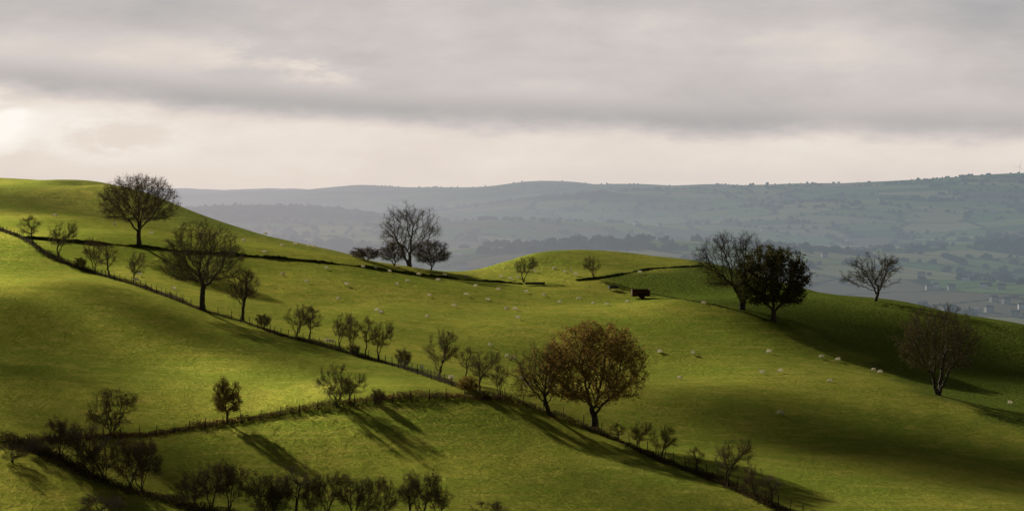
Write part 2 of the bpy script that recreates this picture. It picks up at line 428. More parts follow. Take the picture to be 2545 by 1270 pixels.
big = [
 (dict(seed=11,H=13,W=14,trunk=0.2,cbot=0.2,n_attr=2100,leaf=8000,leafmat=M_leaf_brown,leafsize=0.08,fill=0.6,twn=5), 345,609,434,190,'oak_tree','broad round oak with sparse brown leaves by a wall'),
 (dict(seed=12,H=14,W=12.5,trunk=0.2,cbot=0.18,n_attr=2000,leaf=4500,leafmat=M_leaf_olive,leafsize=0.07,fill=0.55,twn=5), 503,771,547,198,'oak_tree','large almost bare oak standing on the fence line'),
 (dict(seed=13,H=9,W=6,trunk=0.25,cbot=0.3,n_attr=500,leaf=1200,leafmat=M_leaf_brown,leafsize=0.06,fill=0.2,nb=14), 603,797,663,82,'oak_tree','slender bare tree beside a large oak'),
 (dict(seed=14,H=14,W=13,trunk=0.12,cbot=0.12,n_attr=950,stems=2,nb=22,twn=4,twl=0.75,fill=0.25,leaf=800,leafsize=0.06), 1018,662,502,148,'ash_tree','tall bare forked tree standing on the hill crest'),
 (dict(seed=15,H=7,W=8,trunk=0.1,cbot=0.1,n_attr=600,stems=3,leaf=2600,leafsize=0.08,leafmat=M_leaf_brown), 1070,671,594,96,'ash_tree','low twiggy brown tree under a taller bare one'),
 (dict(seed=16,H=6,W=6,trunk=0.1,cbot=0.05,n_attr=400,stems=2,leaf=700), 978,661,600,68,'hawthorn_tree','small twiggy bush tree beside a tall bare tree'),
 (dict(seed=17,H=14,W=12.5,trunk=0.12,cbot=0.12,n_attr=1200,stems=2,nb=22,lean=-0.10,twn=4,twl=0.7,fill=0.3,leaf=2000,leafsize=0.06), 1845,770,572,190,'ash_tree','tall bare tree leaning over a dark leafy one'),
 (dict(seed=18,H=13,W=12,trunk=0.12,cbot=0.06,n_attr=1600,leaf=26000,leafmat=M_leaf_green,leafsize=0.12,twn=4,nb=24,fill=0.4), 1922,798,612,176,'holm_oak_tree','dense dark green tree casting a long shadow'),
 (dict(seed=19,H=10,W=11.5,trunk=0.14,cbot=0.12,n_attr=750,stems=2,nb=16,twn=4,fill=0.2,asym=-0.1,leaf=800,leafsize=0.05), 2175,748,625,148,'ash_tree','bare spreading tree standing on the ridge'),
 (dict(seed=20,H=14,W=12.5,trunk=0.1,cbot=0.14,n_attr=1600,stems=4,nb=24,twn=5,leaf=4500,leafmat=M_leaf_olive,leafsize=0.08,fill=0.45,tr=0.009), 2332,982,755,198,'sycamore_tree','many stemmed bare tree on the shaded slope'),
 (dict(seed=21,H=14,W=12.8,trunk=0.14,cbot=0.12,n_attr=2200,leaf=25000,leafmat=M_leaf_orange,leafsize=0.10,twn=4,nb=30,fill=0.45), 1478,1066,797,250,'oak_tree','large oak with dense rusty orange autumn leaves'),
 (dict(seed=22,H=10,W=8.5,trunk=0.15,cbot=0.08,n_attr=800,stems=2,leaf=3500,leafmat=M_leaf_orange,leafsize=0.08,lean=-0.18,nb=16,twn=4,fill=0.25), 1370,1034,848,155,'oak_tree','smaller leaning oak with thin orange leaves'),
]
for (kw, u, v, top, w, nm, lb) in big:
    plant(make_tree(**kw), u, v, top, w, nm, lb)

small = [make_tree(seed=40+i, H=5.5, W=[3.6,4.6,5.4][i%3], trunk=0.16+0.08*(i%2), cbot=0.2, n_attr=330+20*i, step=0.17, nb=8+i, fill=0.15,
        stems=1+(i%3), leaf=700+400*(i%3), leafmat=[M_leaf_brown,M_leaf_olive][i%2], leafsize=0.05, twn=5, twl=0.44,
        trunk_r=0.020, tr=0.0065, lean=[-0.14,0.0,0.16][i%3]) for i in range(8)]
dense = [make_tree(seed=60+i, H=5.5, W=5.6, trunk=0.1, cbot=0.05, n_attr=440, step=0.17, nb=11, fill=0.15, stems=4, leaf=[1500,3600,1900,1300][i],
        leafmat=[M_hedge,M_leaf_green,M_leaf_brown,M_hedge][i], leafsize=0.06, twn=5, twl=0.55, trunk_r=0.020, tr=0.007) for i in range(4)]
gold = make_tree(seed=70, H=5.5, W=3.4, trunk=0.12, cbot=0.10, n_attr=500, step=0.16, nb=14, leaf=3200, leafmat=M_leaf_gold, leafsize=0.08, twn=5, twl=0.4, trunk_r=0.022)
bush = make_tree(seed=71, H=2.5, W=2.8, trunk=0.05, cbot=0.02, n_attr=260, step=0.12, nb=12, stems=4, leaf=1400, leafmat=M_hedge, leafsize=0.06, twn=5, twl=0.35, trunk_r=0.02)

G1 = 'bare hawthorn trees along the hedgerows'
hl = [(82,607,532,60),(147,642,551,76),(237,676,588,52),(272,687,600,66),(333,708,625,50),
 (735,837,755,80),(768,845,757,54),(845,868,775,52),(873,876,783,48),(908,883,782,48),(942,893,798,62),
 (1088,942,815,88),(1158,940,858,52),(1193,974,870,84),(1240,986,905,50),
 (835,1007,900,98),(870,1006,925,68),(278,1082,962,130),
 (1540,1100,1050,50),(1585,1120,1046,60),(1640,1145,1056,70),(1735,1181,1108,52),(1810,1211,1087,100),(1880,1242,1150,58),(1922,1260,1178,58),
 (1302,702,637,58),(1477,692,636,46)]
for i, (u, v, top, w) in enumerate(hl):
    t = small[(i*5+i//3) % 8]
    lb = 'small bare hawthorn growing in the hedge line' if u not in (1302,1477) else 'small rounded thorn tree alone in open pasture'
    if u == 278: t = dense[2]; lb = 'dense round brown thorn tree in the lower hedge'
    if u == 835: t = dense[3]
    plant(t, u, v, top, w, 'hawthorn_tree', lb, group=G1, rot=rs.rand()*6.28 if w < 60 else rs.rand()*0.8)
G2 = 'dense dark hedgerow trees beside the lower field'
dl = [(150,1135,1035,100,0),(208,1160,1050,105,2),(258,1195,1078,105,3),(325,1214,1085,95,2),(355,1222,1085,100,0),(95,1130,1085,80,3),(230,1180,1095,70,5),
 (480,1262,1165,90,3),(525,1266,1148,90,5),(570,1270,1138,100,0),(655,1289,1172,104,1),(692,1294,1178,80,1),(735,1279,1150,94,6),(775,1285,1185,60,3),(818,1288,1168,98,0),(880,1292,1174,80,7),(915,1292,1190,70,3),(952,1292,1182,80,2),(1020,1296,1175,80,6),(1055,1296,1163,104,0),
 (250,1296,1226,125,0),(1215,1300,1243,90,2),(1090,1294,1200,70,5),(30,1150,1100,80,2)]
for (u, v, top, w, k) in dl:
    t = dense[k] if k < 4 else small[k]
    plant(t, u, v, top, w, 'thorn_tree', ['dark twiggy multi stemmed thorn tree in a thick hedge','dark evergreen leafy tree in a thick hedge','brownish bushy thorn tree in a thick hedge','dark twiggy multi stemmed thorn tree in a thick hedge'][k] if k < 4 else 'thin upright bare thorn tree in a thick hedge', group=G2, rot=rs.rand()*6.28)
plant(gold, 565,1054,938,70,'field_maple_tree','young golden leaved tree in the lower hedge')
for (u, v, top, w) in [(200,669,640,32),(655,814,780,40),(1003,914,866,42),(940,1006,966,38),(912,648,614,78),(890,642,622,42),(880,882,855,32)]:
    plant(bush, u, v, top, w, 'hawthorn_bush', 'low rounded dark thorn bush on the grass', category='bush', group='low thorn bushes')
goldbush = make_tree(seed=73, H=2.5, W=3.0, trunk=0.05, cbot=0.02, n_attr=260, step=0.12, nb=12, stems=4, leaf=2600, leafmat=M_leaf_gold, leafsize=0.08, twn=3, twl=0.3, trunk_r=0.02)
plant(goldbush, 1165,974,934,50,'bramble_bush','orange leaved bush by the hedge junction',category='bush')

# ------------------------------------------------------------------ ground sheets
def grid_mesh(name, kx, ys, zf, mat):
    K, Y = np.meshgrid(kx, ys); X = K*np.maximum(Y, 60)
    Z = zf(X, Y); nr, nc = X.shape
    V = np.stack([X.ravel(), Y.ravel(), Z.ravel()], 1)
    i = np.arange(nr-1)[:,None]*nc+np.arange(nc-1)[None]; i = i.ravel()
    Fq = np.stack([i, i+1, i+nc+1, i+nc], 1)
    return mk_mesh(name, V, Fq, [mat], smooth=True), X, Y
kx = np.concatenate([np.linspace(-0.6,-0.23,60,endpoint=False), np.linspace(-0.23,0.23,900), np.linspace(0.232,0.6,60)])
ys = np.concatenate([np.linspace(0,220,40,endpoint=False), np.linspace(220,640,800,endpoint=False), np.linspace(640,1000,60)])
me, X, Y = grid_mesh('hillside_ground', kx, ys, zg, M_grass)
def inpoly(X, Y, poly):
    ins = np.zeros(X.shape, bool); n = len(poly)
    for a in range(n):
        x1, y1 = poly[a]; x2, y2 = poly[(a+1) % n]
        c = ((y1 > Y) != (y2 > Y)) & (X < (x2-x1)*(Y-y1)/((y2-y1) if y2 != y1 else 1e-9)+x1)
        ins ^= c
    return ins
cp = [hit(*q)[:2] for q in [(1480,698),(1560,682),(1640,672),(1740,664)]]
cp += [(c[0]*1.02, 640) for c in cp[-1:]]+[(160,640),(160,380)]
cp += [hit(*q)[:2] for q in [(2540,1085),(2400,1010),(2300,985),(2150,880),(2000,815),(1920,803),(1850,778),(1750,755),(1640,737)]]
crop = inpoly(X+1.8*np.sin(Y/3.0), Y+1.8*np.sin(X/4.0), cp).astype(np.float32)
for _ in range(60):
    crop[1:-1,1:-1] = (crop[1:-1,1:-1]*2+crop[:-2,1:-1]+crop[2:,1:-1]+crop[1:-1,:-2]+crop[1:-1,2:])/6
a = me.attributes.new('crop', 'FLOAT', 'POINT'); a.data.foreach_set('value', crop.ravel())
mk_obj('hillside_ground', me, kind='structure', label='rolling green pasture hillside with short grass', category='hill')

T = np.random.RandomState(3).rand(64,64,4)
def cells(x, y):
    x = x+70*np.sin(y/330.)+40*np.sin(y/140.+1); y = y+90*np.sin(x/400.+2)+30*np.sin(x/170.)
    sx, sy = 140., 165.
    gx = np.floor(x/sx).astype(int); gy = np.floor(y/sy).astype(int)
    d1 = np.full(x.shape, 1e9); d2 = np.full(x.shape, 1e9); idr = np.zeros(x.shape+(2,))
    for di in (-1,0,1):
        for dj in (-1,0,1):
            c = T[(gx+di) % 64, (gy+dj) % 64]
            px = (gx+di+0.15+0.7*c[...,0])*sx; py = (gy+dj+0.15+0.7*c[...,1])*sy
            d = np.hypot(x-px, y-py)
            nb = d < d1
            d2 = np.where(nb, d1, np.minimum(d2, d)); 
            idr = np.where(nb[...,None], c[...,2:4], idr); d1 = np.where(nb, d, d1)
    return d1, d2, idr
def woodmask(x, y, idr):
    f = np.sin(x/520.+1.7*np.sin(y/700.))+np.sin(y/610.+x/900.)+0.6*np.sin(x/210.-y/260.)
    hill = (x/y < -0.055) & (y > 4300) & (y < 5700)
    return (idr[...,1] < 0.07+0.13*(f > 0.7)) | hill
kx2 = np.concatenate([np.linspace(-0.5,-0.235,50,endpoint=False), np.linspace(-0.235,0.235,900), np.linspace(0.237,0.5,50)])
ys2 = 1000*np.exp(np.linspace(0, math.log(14.0), 760))
me2, X, Y = grid_mesh('valley_ground', kx2, ys2, zfar, M_valley)
d1, d2, idr = cells(X, Y)
wm = woodmask(X, Y, idr)
pal = np.array([[0.075,0.145,0.035],[0.145,0.195,0.068],[0.050,0.088,0.032],[0.205,0.205,0.105],[0.120,0.105,0.065],[0.105,0.165,0.046]])
ci = (idr[...,0]*5.999).astype(int); C = pal[ci]
C = np.where(wm[...,None], np.array([0.040,0.036,0.022]), C)
C = C*np.where((d2-d1) < 10, 0.28, 1.0)[...,None]
ca = me2.color_attributes.new('field', 'FLOAT_COLOR', 'POINT')
ca.data.foreach_set('color', np.concatenate([C, np.ones(C.shape[:2]+(1,))], -1).astype(np.float32).ravel())
mk_obj('valley_ground', me2, kind='structure', label='hazy patchwork valley of small hedged fields', category='valley')

# distant hedgerow trees and woods
rg = np.random.RandomState(5)
n = 260000
yy = np.sqrt(rg.rand(n)*(9600.**2-1500.**2)+1500.**2); xx = (rg.rand(n)-0.5)*0.50*yy
d1, d2, idr = cells(xx, yy); wm = woodmask(xx, yy, idr)
edge = (d2-d1) < 5
thin = np.sin(xx/83.)+np.sin(yy/97.+xx/150.) > -0.4
keep = (edge & thin & (rg.rand(n) < 0.8)) | (wm & (rg.rand(n) < 0.24*np.clip(6500/yy, 0.4, 1.3))) | (rg.rand(n) < 0.003)
keep &= (yy < 6300) | (rg.rand(n) < 0.3)
xx = xx[keep]; yy = yy[keep]; sz = (2.2+3.2*rg.rand(len(xx))**1.5)*(1-0.45*sstep(5800,7000,yy))
zz = zfar(xx, yy)
bm = bmesh.new(); bmesh.ops.create_icosphere(bm, subdivisions=2, radius=1.0)
iv = np.array([v.co[:] for v in bm.verts]); iff = np.array([[v.index for v in f.verts] for f in bm.faces]); bm.free()
bm = bmesh.new(); bmesh.ops.create_icosphere(bm, subdivisions=1, radius=1.0)
iv1 = np.array([v.co[:] for v in bm.verts]); iff1 = np.array([[v.index for v in f.verts] for f in bm.faces]); bm.free()
Vs = []; Fs = []; off = 0
for sel, bv, bf, jit in ((yy < 4200, iv, iff, 0.30), (yy >= 4200, iv1, iff1, 0.25)):
    m_ = sel.sum()
    V = bv[None]*(1+jit*rg.normal(size=(m_, len(bv), 1)))*sz[sel][:,None,None]*np.array([1.15,1.15,0.95])
    V = V*(0.8+0.5*rg.rand(m_,1,3))+np.stack([xx[sel], yy[sel], zz[sel]+sz[sel]*0.65], 1)[:,None,:]
    Vs.append(V.reshape(-1,3)); Fs.append((np.arange(m_)[:,None,None]*len(bv)+bf[None]+off).reshape(-1,3)); off += m_*len(bv)
mk_obj('distant_woodland', mk_mesh('distant_woodland', np.concatenate(Vs), np.concatenate(Fs), [M_wood]), kind='stuff',
       label='hazy far-off hedgerow trees and woods in the valley', category='woodland')

# ------------------------------------------------------------------ hedges, banks, fences
def line3(pts, spacing=0.7):
    out = []
    for (a, b) in zip(pts[:-1], pts[1:]):
        m_ = max(2, int(abs(b[0]-a[0])/10)+1)
        for i in range(m_):
            t = i/m_; out.append(hit(a[0]+(b[0]-a[0])*t, a[1]+(b[1]-a[1])*t)[:2])
    out.append(hit(*pts[-1])[:2]); out = np.array(out)
    for _ in range(2): out[1:-1] = (out[:-2]+2*out[1:-1]+out[2:])/4
    s = np.concatenate([[0], np.cumsum(np.linalg.norm(np.diff(out, axis=0), axis=1))])
    q = np.arange(0, s[-1], spacing)
    x = np.interp(q, s, out[:,0]); y = np.interp(q, s, out[:,1])
    return np.stack([x, y, zg(x, y)], 1), s[-1]
H1=[(0,572),(60,592),(130,642),(200,669),(340,710),(430,743),(503,772),(600,799),(700,835),(800,860),(880,882),(1000,914),(1090,944),(1180,976),(1250,993)]
H2=[(60,1102),(200,1092),(380,1080),(560,1052),(700,1031),(850,1006),(1000,990),(1100,986),(1250,993)]
H3=[(1250,993),(1330,1016),(1400,1041),(1465,1067),(1560,1107),(1640,1144),(1740,1181),(1810,1209),(1880,1241),(1950,1274),(2010,1300)]
H4=[(60,592),(150,600),(250,606),(370,616),(450,626),(600,636),(700,644),(850,658),(960,673),(1050,686),(1150,696),(1250,703),(1300,707)]
H5=[(1432,698),(1500,691),(1560,679),(1620,668),(1740,662)]
H6=[(1600,728),(1680,741),(1750,753),(1850,776),(1920,801)]
H7=[(0,1094),(70,1110),(130,1135),(200,1172),(300,1212),(420,1242),(500,1275)]
H8=[(480,1275),(700,1288),(950,1290),(1200,1296)]
def hedge(pts, h, w, dens, mat, label, hv=0.5, name='hedge', size=0.08):
    L, ln = line3(pts, 0.5); rg = np.random.RandomState(int(ln*10) % 9999)
    n = int(ln*dens); f = rg.rand(n)*(len(L)-1); i = f.astype(int); t = (f-i)[:,None]
    c = L[i]*(1-t)+L[np.minimum(i+1, len(L)-1)]*t
    s = f*0.5
    prof = h*(1-hv+hv*(np.sin(s/3.1)*np.sin(s/1.3+1)+np.sin(s/7.7+2))*0.7+0.15*np.sin(s*2.1)); prof = np.maximum(prof, 0.12)
    ofs = rg.normal(size=(n,2))*w*0.4; c[:,:2] += ofs
    c[:,2] += rg.rand(n)**0.8*prof*np.exp(-(ofs**2).sum(1)/(w*w))-0.05
    V, Fq = rand_quads(c, size, rg)
    m_ = n//5; k = rg.randint(0, n, m_); a = c[k].copy(); a[:,2] = L[i[k],2]-0.1; b = c[k]+rg.normal(size=(m_,3))*0.15; b[:,2] += 0.15
    V2, F2 = tubes(a, b, np.full(m_,0.015), np.full(m_,0.006), 3)
    me = mk_mesh(name, np.concatenate([V, V2]), np.concatenate([Fq, F2+len(V)]), [mat, M_twig], [0]*len(Fq)+[1]*len(F2))
    o = mk_obj(name, me, label=label, category='hedge')
    return L
def bank(pts, h, w, label, name='earth_bank'):
    L, ln = line3(pts, 0.5)
    d = np.gradient(L[:,:2], axis=0); d /= np.linalg.norm(d, axis=1, keepdims=True); nr = np.stack([-d[:,1], d[:,0]], 1)
    K = 9; rows = []; s = np.arange(len(L))*0.5
    rg = np.random.RandomState(len(L))
    for j in range(K):
        q = (j/(K-1)-0.5)*2
        hh = h*(1-abs(q)**2.2)*(0.7+0.35*np.sin(s/4.)*np.sin(s/9.)+0.2*np.sin(s/1.7)+0.12*rg.normal(size=len(s)))
        xy = L[:,:2]+nr*(q*w/2+0.1*rg.normal(size=(len(s),1)))
        rows.append(np.stack([xy[:,0], xy[:,1], zg(xy[:,0], xy[:,1])+hh-0.06], 1))
    V = np.stack(rows, 1).reshape(-1,3); m_ = len(L)
    i = (np.arange(m_-1)[:,None]*K+np.arange(K-1)[None]).ravel()
    me = mk_mesh(name, V, np.stack([i, i+1, i+K+1, i+K], 1), [M_bank])
    mk_obj(name, me, label=label, category='bank')
bank(H4, 0.6, 1.2, 'low dark turf-covered stone bank dividing two pastures')
bank(H5, 0.45, 1.1, 'low dark turf bank curving behind the knoll')
bank(H6, 0.25, 1.0, 'low grassy bank along the crop field edge')
hedge(H4, 0.3, 0.9, 22, M_hedge, 'thin scrubby growth on a low dark bank', 0.8)
hedge(H5, 0.25, 0.8, 18, M_hedge, 'thin scrubby growth on the curved bank', 0.8)
hedge(H1, 0.8, 0.9, 150, M_hedge, 'gappy dark low hedge running down beside the fence', 0.6)
hedge(H2, 1.0, 1.3, 220, M_bracken, 'rusty brown bracken and hedge along the lower field', 0.35)
hedge(H3, 1.0, 1.0, 190, M_hedge, 'dark low hedge running down between two fields', 0.4)
hedge(H7, 1.3, 1.8, 360, M_hedge, 'thick dark overgrown hedge at the lower field', 0.6)
hedge(H8, 1.4, 1.8, 360, M_hedge, 'dark bushy hedge below the lower field', 0.6)

bm = bmesh.new(); bmesh.ops.create_cone(bm, cap_ends=True, segments=7, radius1=0.055, radius2=0.045, depth=1.45, matrix=Matrix.Translation((0,0,0.55)))
bmesh.ops.create_cone(bm, cap_ends=True, segments=7, radius1=0.045, radius2=0.02, depth=0.05, matrix=Matrix.Translation((0,0,1.30)))
post_me = bpy.data.meshes.new('post'); bm.to_mesh(post_me); bm.free(); post_me.materials.append(M_post)
def fence(pts, off, label, spacing=2.6, name='stock_fence'):
    L, ln = line3(pts, 0.5)
    d = np.gradient(L[:,:2], axis=0); d /= np.linalg.norm(d, axis=1, keepdims=True); nr = np.stack([-d[:,1], d[:,0]], 1)
    Q = L[:,:2]+nr*off; st = max(1, int(spacing/0.5)); Q = Q[::st][:98]
    z = zg(Q[:,0], Q[:,1]); base = np.array([Q[0,0], Q[0,1], z[0]])
    e = mk_obj(name, None, label=label, category='fence', loc=base)
    Pp = np.stack([Q[:,0], Q[:,1], z], 1)-base
    for p in Pp:
        o = mk_obj('post', post_me, e); o.location = p
        o.rotation_euler = (rs.normal()*0.06, rs.normal()*0.06, rs.rand()*6)
    a = []; b = []
    for h in (0.25,0.45,0.65,0.9,1.15):
        a.append(Pp[:-1]+[0,0,h]); b.append(Pp[1:]+[0,0,h])
    a = np.concatenate(a); b = np.concatenate(b)
    V, Fq = tubes(a, b, np.full(len(a),0.005), np.full(len(a),0.005), 3)
    mk_obj('wire', mk_mesh('wire', V, Fq, [M_wire]), e)
fence(H1, -0.9, 'wooden post and wire stock fence down the hillside')
fence(H2, -1.1, 'wooden post and wire fence behind the bracken hedge')
fence(H3, 0.9, 'wooden post and wire fence beside the dark hedge')

# ------------------------------------------------------------------ sheep
def make_sheep(pose):
    neck = {'graze': [(0.56,0,0.56,.135),(0.70,0,0.36,.085),(0.80,0,0.20,.075),(0.90,0,0.07,.045)],
            'stand': [(0.54,0,0.72,.135),(0.62,0,0.90,.09),(0.72,0,0.96,.08),(0.86,0,0.88,.045)],
            'lie': [(0.50,0,0.42,.135),(0.58,0,0.58,.09),(0.68,0,0.62,.08),(0.82,0,0.55,.045)]}[pose]
    dz = -0.30 if pose == 'lie' else 0.0
    V = [(0.05,0,0.63+dz,.27),(0.33,0,0.62+dz,.235),(-0.22,0,0.63+dz,.27),(-0.44,0,0.61+dz,.20)]
    Ed = [(0,1),(0,2),(2,3)]
    pr = 1
    for q in neck: V.append(q); Ed.append((pr, len(V)-1)); pr = len(V)-1
    V.append((-0.60,0,0.52+dz,.045)); Ed.append((3, len(V)-1))
    for s in (-1,1):
        V.append((neck[2][0]-0.04, s*0.11, neck[2][2]+0.06, .022)); Ed.append((6, len(V)-1))
        if pose != 'lie':
            V += [(0.34,s*0.14,0.42,.075),(0.36,s*0.14,0.22,.036),(0.35,s*0.14,0.03,.030)]
            b = len(V)-3; Ed += [(1,b),(b,b+1),(b+1,b+2)]
            V += [(-0.36,s*0.14,0.44,.095),(-0.47,s*0.14,0.26,.038),(-0.42,s*0.14,0.03,.030)]
            b = len(V)-3; Ed += [(3,b),(b,b+1),(b+1,b+2)]
        else:
            V += [(0.34,s*0.20,0.12,.06),(0.50,s*0.20,0.05,.035)]; b = len(V)-2; Ed += [(1,b),(b,b+1)]
            V += [(-0.32,s*0.22,0.13,.08),(-0.12,s*0.26,0.05,.035)]; b = len(V)-2; Ed += [(3,b),(b,b+1)]
    me = bpy.data.meshes.new('sheep_rig'); me.from_pydata([v[:3] for v in V], Ed, [])
    o = bpy.data.objects.new('sheep_rig', me); col.objects.link(o)
    o.modifiers.new('Skin', 'SKIN')
    for i, v in enumerate(V):
        me.skin_vertices[0].data[i].radius = (v[3], v[3])
        me.skin_vertices[0].data[i].use_root = (i == 0)
    sb = o.modifiers.new('Sub', 'SUBSURF'); sb.levels = 2; sb.render_levels = 2
    dg = bpy.context.evaluated_depsgraph_get(); dg.update()
    nm = bpy.data.meshes.new_from_object(o.evaluated_get(dg))
    nm.name = 'sheep'; nm.materials.clear(); nm.materials.append(M_wool); nm.materials.append(M_face)
    hx = neck[1]
    for p in nm.polygons:
        c = p.center; p.use_smooth = True
        head = (c[0] > hx[0])
        leg = c[2] < 0.30 and pose != 'lie' and c[0] < 0.55
        p.material_index = 1 if (head or leg) else 0
    bpy.data.objects.remove(o)
    return nm
SH = {k: make_sheep(k) for k in ('graze','stand','lie')}
sheep = [(137,538),(285,560),(375,582),(660,583),(733,606),(768,613),(780,615),(657,629),(810,668),(903,665),(932,668),(988,661),(1041,684),(1158,690),(1088,698),(987,708),
(862,709),(1160,734),(1212,745),(1246,689),(1270,695),(1288,691),(1308,727),(840,745),(938,774),(946,776),(1062,789),(1218,860),(1258,769),(1280,770),(1288,793),(1392,753),(1438,742),
(1475,756),(1508,758),(1590,679),(1418,675),(1404,677),(1748,756),(1640,875),(1722,881),(1912,877),(2042,890),(2083,897),(1895,929),(1940,925),(2062,947),(2172,922),(2188,927),
(1690,942),(1938,1030),(1260,889),(1274,893),(1298,940),(1048,917),(813,850),(824,853),(431,720),(347,685),(339,699),(1122,939),(1312,960),(1368,952),(2510,1005),
(1012,700),(1068,736),(1182,713),(1238,719),(1352,736),(1128,762),(762,702),(702,684),(1430,684),(1330,676),(1378,668),(1560,752),(1105,686),(968,676),(700,612),(606,600)]
for i, (u, v) in enumerate(sheep):
    p = hit(u, v+2); k = ['graze','graze','stand','graze','lie','graze','graze'][i % 7]
    o = mk_obj('sheep', SH[k], loc=p, label={'graze':'white woolly sheep grazing with its head down','stand':'white woolly sheep standing on the grass','lie':'white woolly sheep lying on the grass'}[k],
               category='sheep', group='sheep scattered over the hillside pasture')
    s = 0.70+0.14*rs.rand(); o.scale = (s,s,s)
    o.rotation_euler[2] = rs.choice([0, math.pi])+rs.normal()*0.6

# ------------------------------------------------------------------ farm things
def bm_obj(name, fn, mat, parent, **kw):
    bm = bmesh.new(); fn(bm); me = bpy.data.meshes.new(name); bm.to_mesh(me); bm.free(); me.materials.append(mat)
    return mk_obj(name, me, parent, **kw)
def box(bm, c, s, rot=None):
    M = Matrix.Translation(c)
    if rot: M = M@rot
    bmesh.ops.create_cube(bm, size=1.0, matrix=M@Matrix.Diagonal((s[0],s[1],s[2],1)))
p = hit(1592,741)
tr = mk_obj('muck_spreader', None, label='rusty brown muck spreader parked on the pasture', category='farm trailer', loc=p)
tr.rotation_euler[2] = 0.1
def drum(bm):
    k = 14; L = 1.75; out = []
    for sx in (-L, L):
        ring = []
        for rr in (0.85, 0.80):
            for j in range(k+1):
                a = math.radians(20)-math.radians(220)*j/k
                ring.append(bm.verts.new((sx, rr*math.cos(a), 1.25+rr*math.sin(a))))
        out.append(ring)
    A, B = out; n = k+1
    for j in range(k):
        bm.faces.new((A[j],A[j+1],B[j+1],B[j])); bm.faces.new((A[n+j],B[n+j],B[n+j+1],A[n+j+1]))
    for j in (0, k): bm.faces.new((A[j],B[j],B[n+j],A[n+j]))
    for s in (-1,1):
        box(bm, (s*L, 0, 1.15), (0.06,1.55,1.25)); 
    for x in (-1.1,-0.4,0.4,1.1): box(bm, (x,-0.86,1.15), (0.07,0.05,0.9))
    box(bm, (0,0.83,1.62), (3.5,0.05,0.35)); box(bm, (0,-0.83,1.58), (3.5,0.05,0.12))
bm_obj('drum', drum, M_rust, tr)
bm_obj('chassis', lambda bm: [box(bm,(0,y,0.42),(3.6,0.12,0.14)) for y in (-0.45,0.45)]+[box(bm,(0.2,0,0.45),(0.14,1.9,0.12)), box(bm,(2.3,0,0.42),(1.3,0.14,0.12)), box(bm,(1.9,0,1.5),(0.08,0.5,0.6))], M_rust, tr)
for s in (-1,1):
    w = mk_obj('wheel', None, tr, loc=(0.2,s*1.02,0.45))
    bm_obj('tyre', lambda bm: bmesh.ops.create_cone(bm, cap_ends=True, segments=24, radius1=0.5, radius2=0.5, depth=0.28, matrix=Matrix.Rotation(math.pi/2,4,'X')), M_tyre, w)
    bm_obj('rim', lambda bm: bmesh.ops.create_cone(bm, cap_ends=True, segments=16, radius1=0.26, radius2=0.22, depth=0.33, matrix=Matrix.Rotation(math.pi/2,4,'X')), M_rust, w)
def trough(u, v, L, W, Hh, label, rot):
    p = hit(u, v); e = mk_obj('feeding_trough', None, label=label, category='trough', loc=p); e.rotation_euler[2] = rot
    def tub(bm):
        for s in (-1,1):
            box(bm, (0,s*(W/2),Hh*0.7), (L,0.05,Hh*0.6), Matrix.Rotation(s*-0.25,4,'X')); box(bm, (s*L/2,0,Hh*0.7), (0.05,W*1.05,Hh*0.6))
        box(bm, (0,0,Hh*0.42), (L-0.06,W*0.86,0.05))
    bm_obj('tub', tub, M_steel, e)
    for sx in (-1,1):
        for sy in (-1,1): bm_obj('leg', lambda bm: box(bm, (sx*(L/2-0.25),sy*W*0.32,Hh*0.19), (0.08,0.08,Hh*0.42)), M_steel, e)
trough(1330,710,4.0,0.7,0.7,'long low dull metal feeding trough on the pasture',-0.05)
trough(1524,722,1.9,1.1,0.95,'short dull metal feeding trough near a rusty machine',0.3)

# houses
def house_meshes(L, W, Hh, R, wallm):
    def walls(bm):
        v = [bm.verts.new(q) for q in [(-L/2,-W/2,-1),(L/2,-W/2,-1),(L/2,W/2,-1),(-L/2,W/2,-1),(-L/2,-W/2,Hh),(L/2,-W/2,Hh),(L/2,W/2,Hh),(-L/2,W/2,Hh),(-L/2,0,Hh+R),(L/2,0,Hh+R)]]
        for f in ((0,1,5,4),(2,3,7,6),(1,2,6,9,5),(3,0,4,8,7)): bm.faces.new([v[i] for i in f])
    def roof(bm):
        e = 0.35
        for s in (-1,1):
            q = [(-L/2-e,s*(W/2+e),Hh-e*R/(W/2)+0.1),(L/2+e,s*(W/2+e),Hh-e*R/(W/2)+0.1),(L/2+e,0,Hh+R+0.1),(-L/2-e,0,Hh+R+0.1)]
            v = [bm.verts.new(a) for a in q]+[bm.verts.new((a[0],a[1],a[2]+0.18)) for a in q]
            for f in ((0,1,2,3),(4,7,6,5),(0,4,5,1),(1,5,6,2),(3,2,6,7),(0,3,7,4)): bm.faces.new([v[i] for i in f])
    def fin(fn, nm, mt):
        bm = bmesh.new(); fn(bm); me = bpy.data.meshes.new(nm); bm.to_mesh(me); bm.free(); me.materials.append(mt); return me
    out = [('wall', fin(walls,'wall',wallm), (0,0,0)), ('roof', fin(roof,'roof',M_slate), (0,0,0))]
    ch = fin(lambda bm: box(bm,(0,0,0),(0.7,0.7,1.5)), 'chimney', wallm); wi = fin(lambda bm: box(bm,(0,0,0),(0.9,0.08,1.1)), 'window', M_glass)
    for s in (-1,1): out.append(('chimney', ch, (s*(L/2-0.6),0,Hh+R+0.5)))
    nW = max(2, int(L/4))
    for i in range(nW):
        for z in (1.3, 3.7):
            if z < Hh-0.8: out.append(('window', wi, ((i+0.5)/nW*L-L/2, -W/2, z)))
    return out
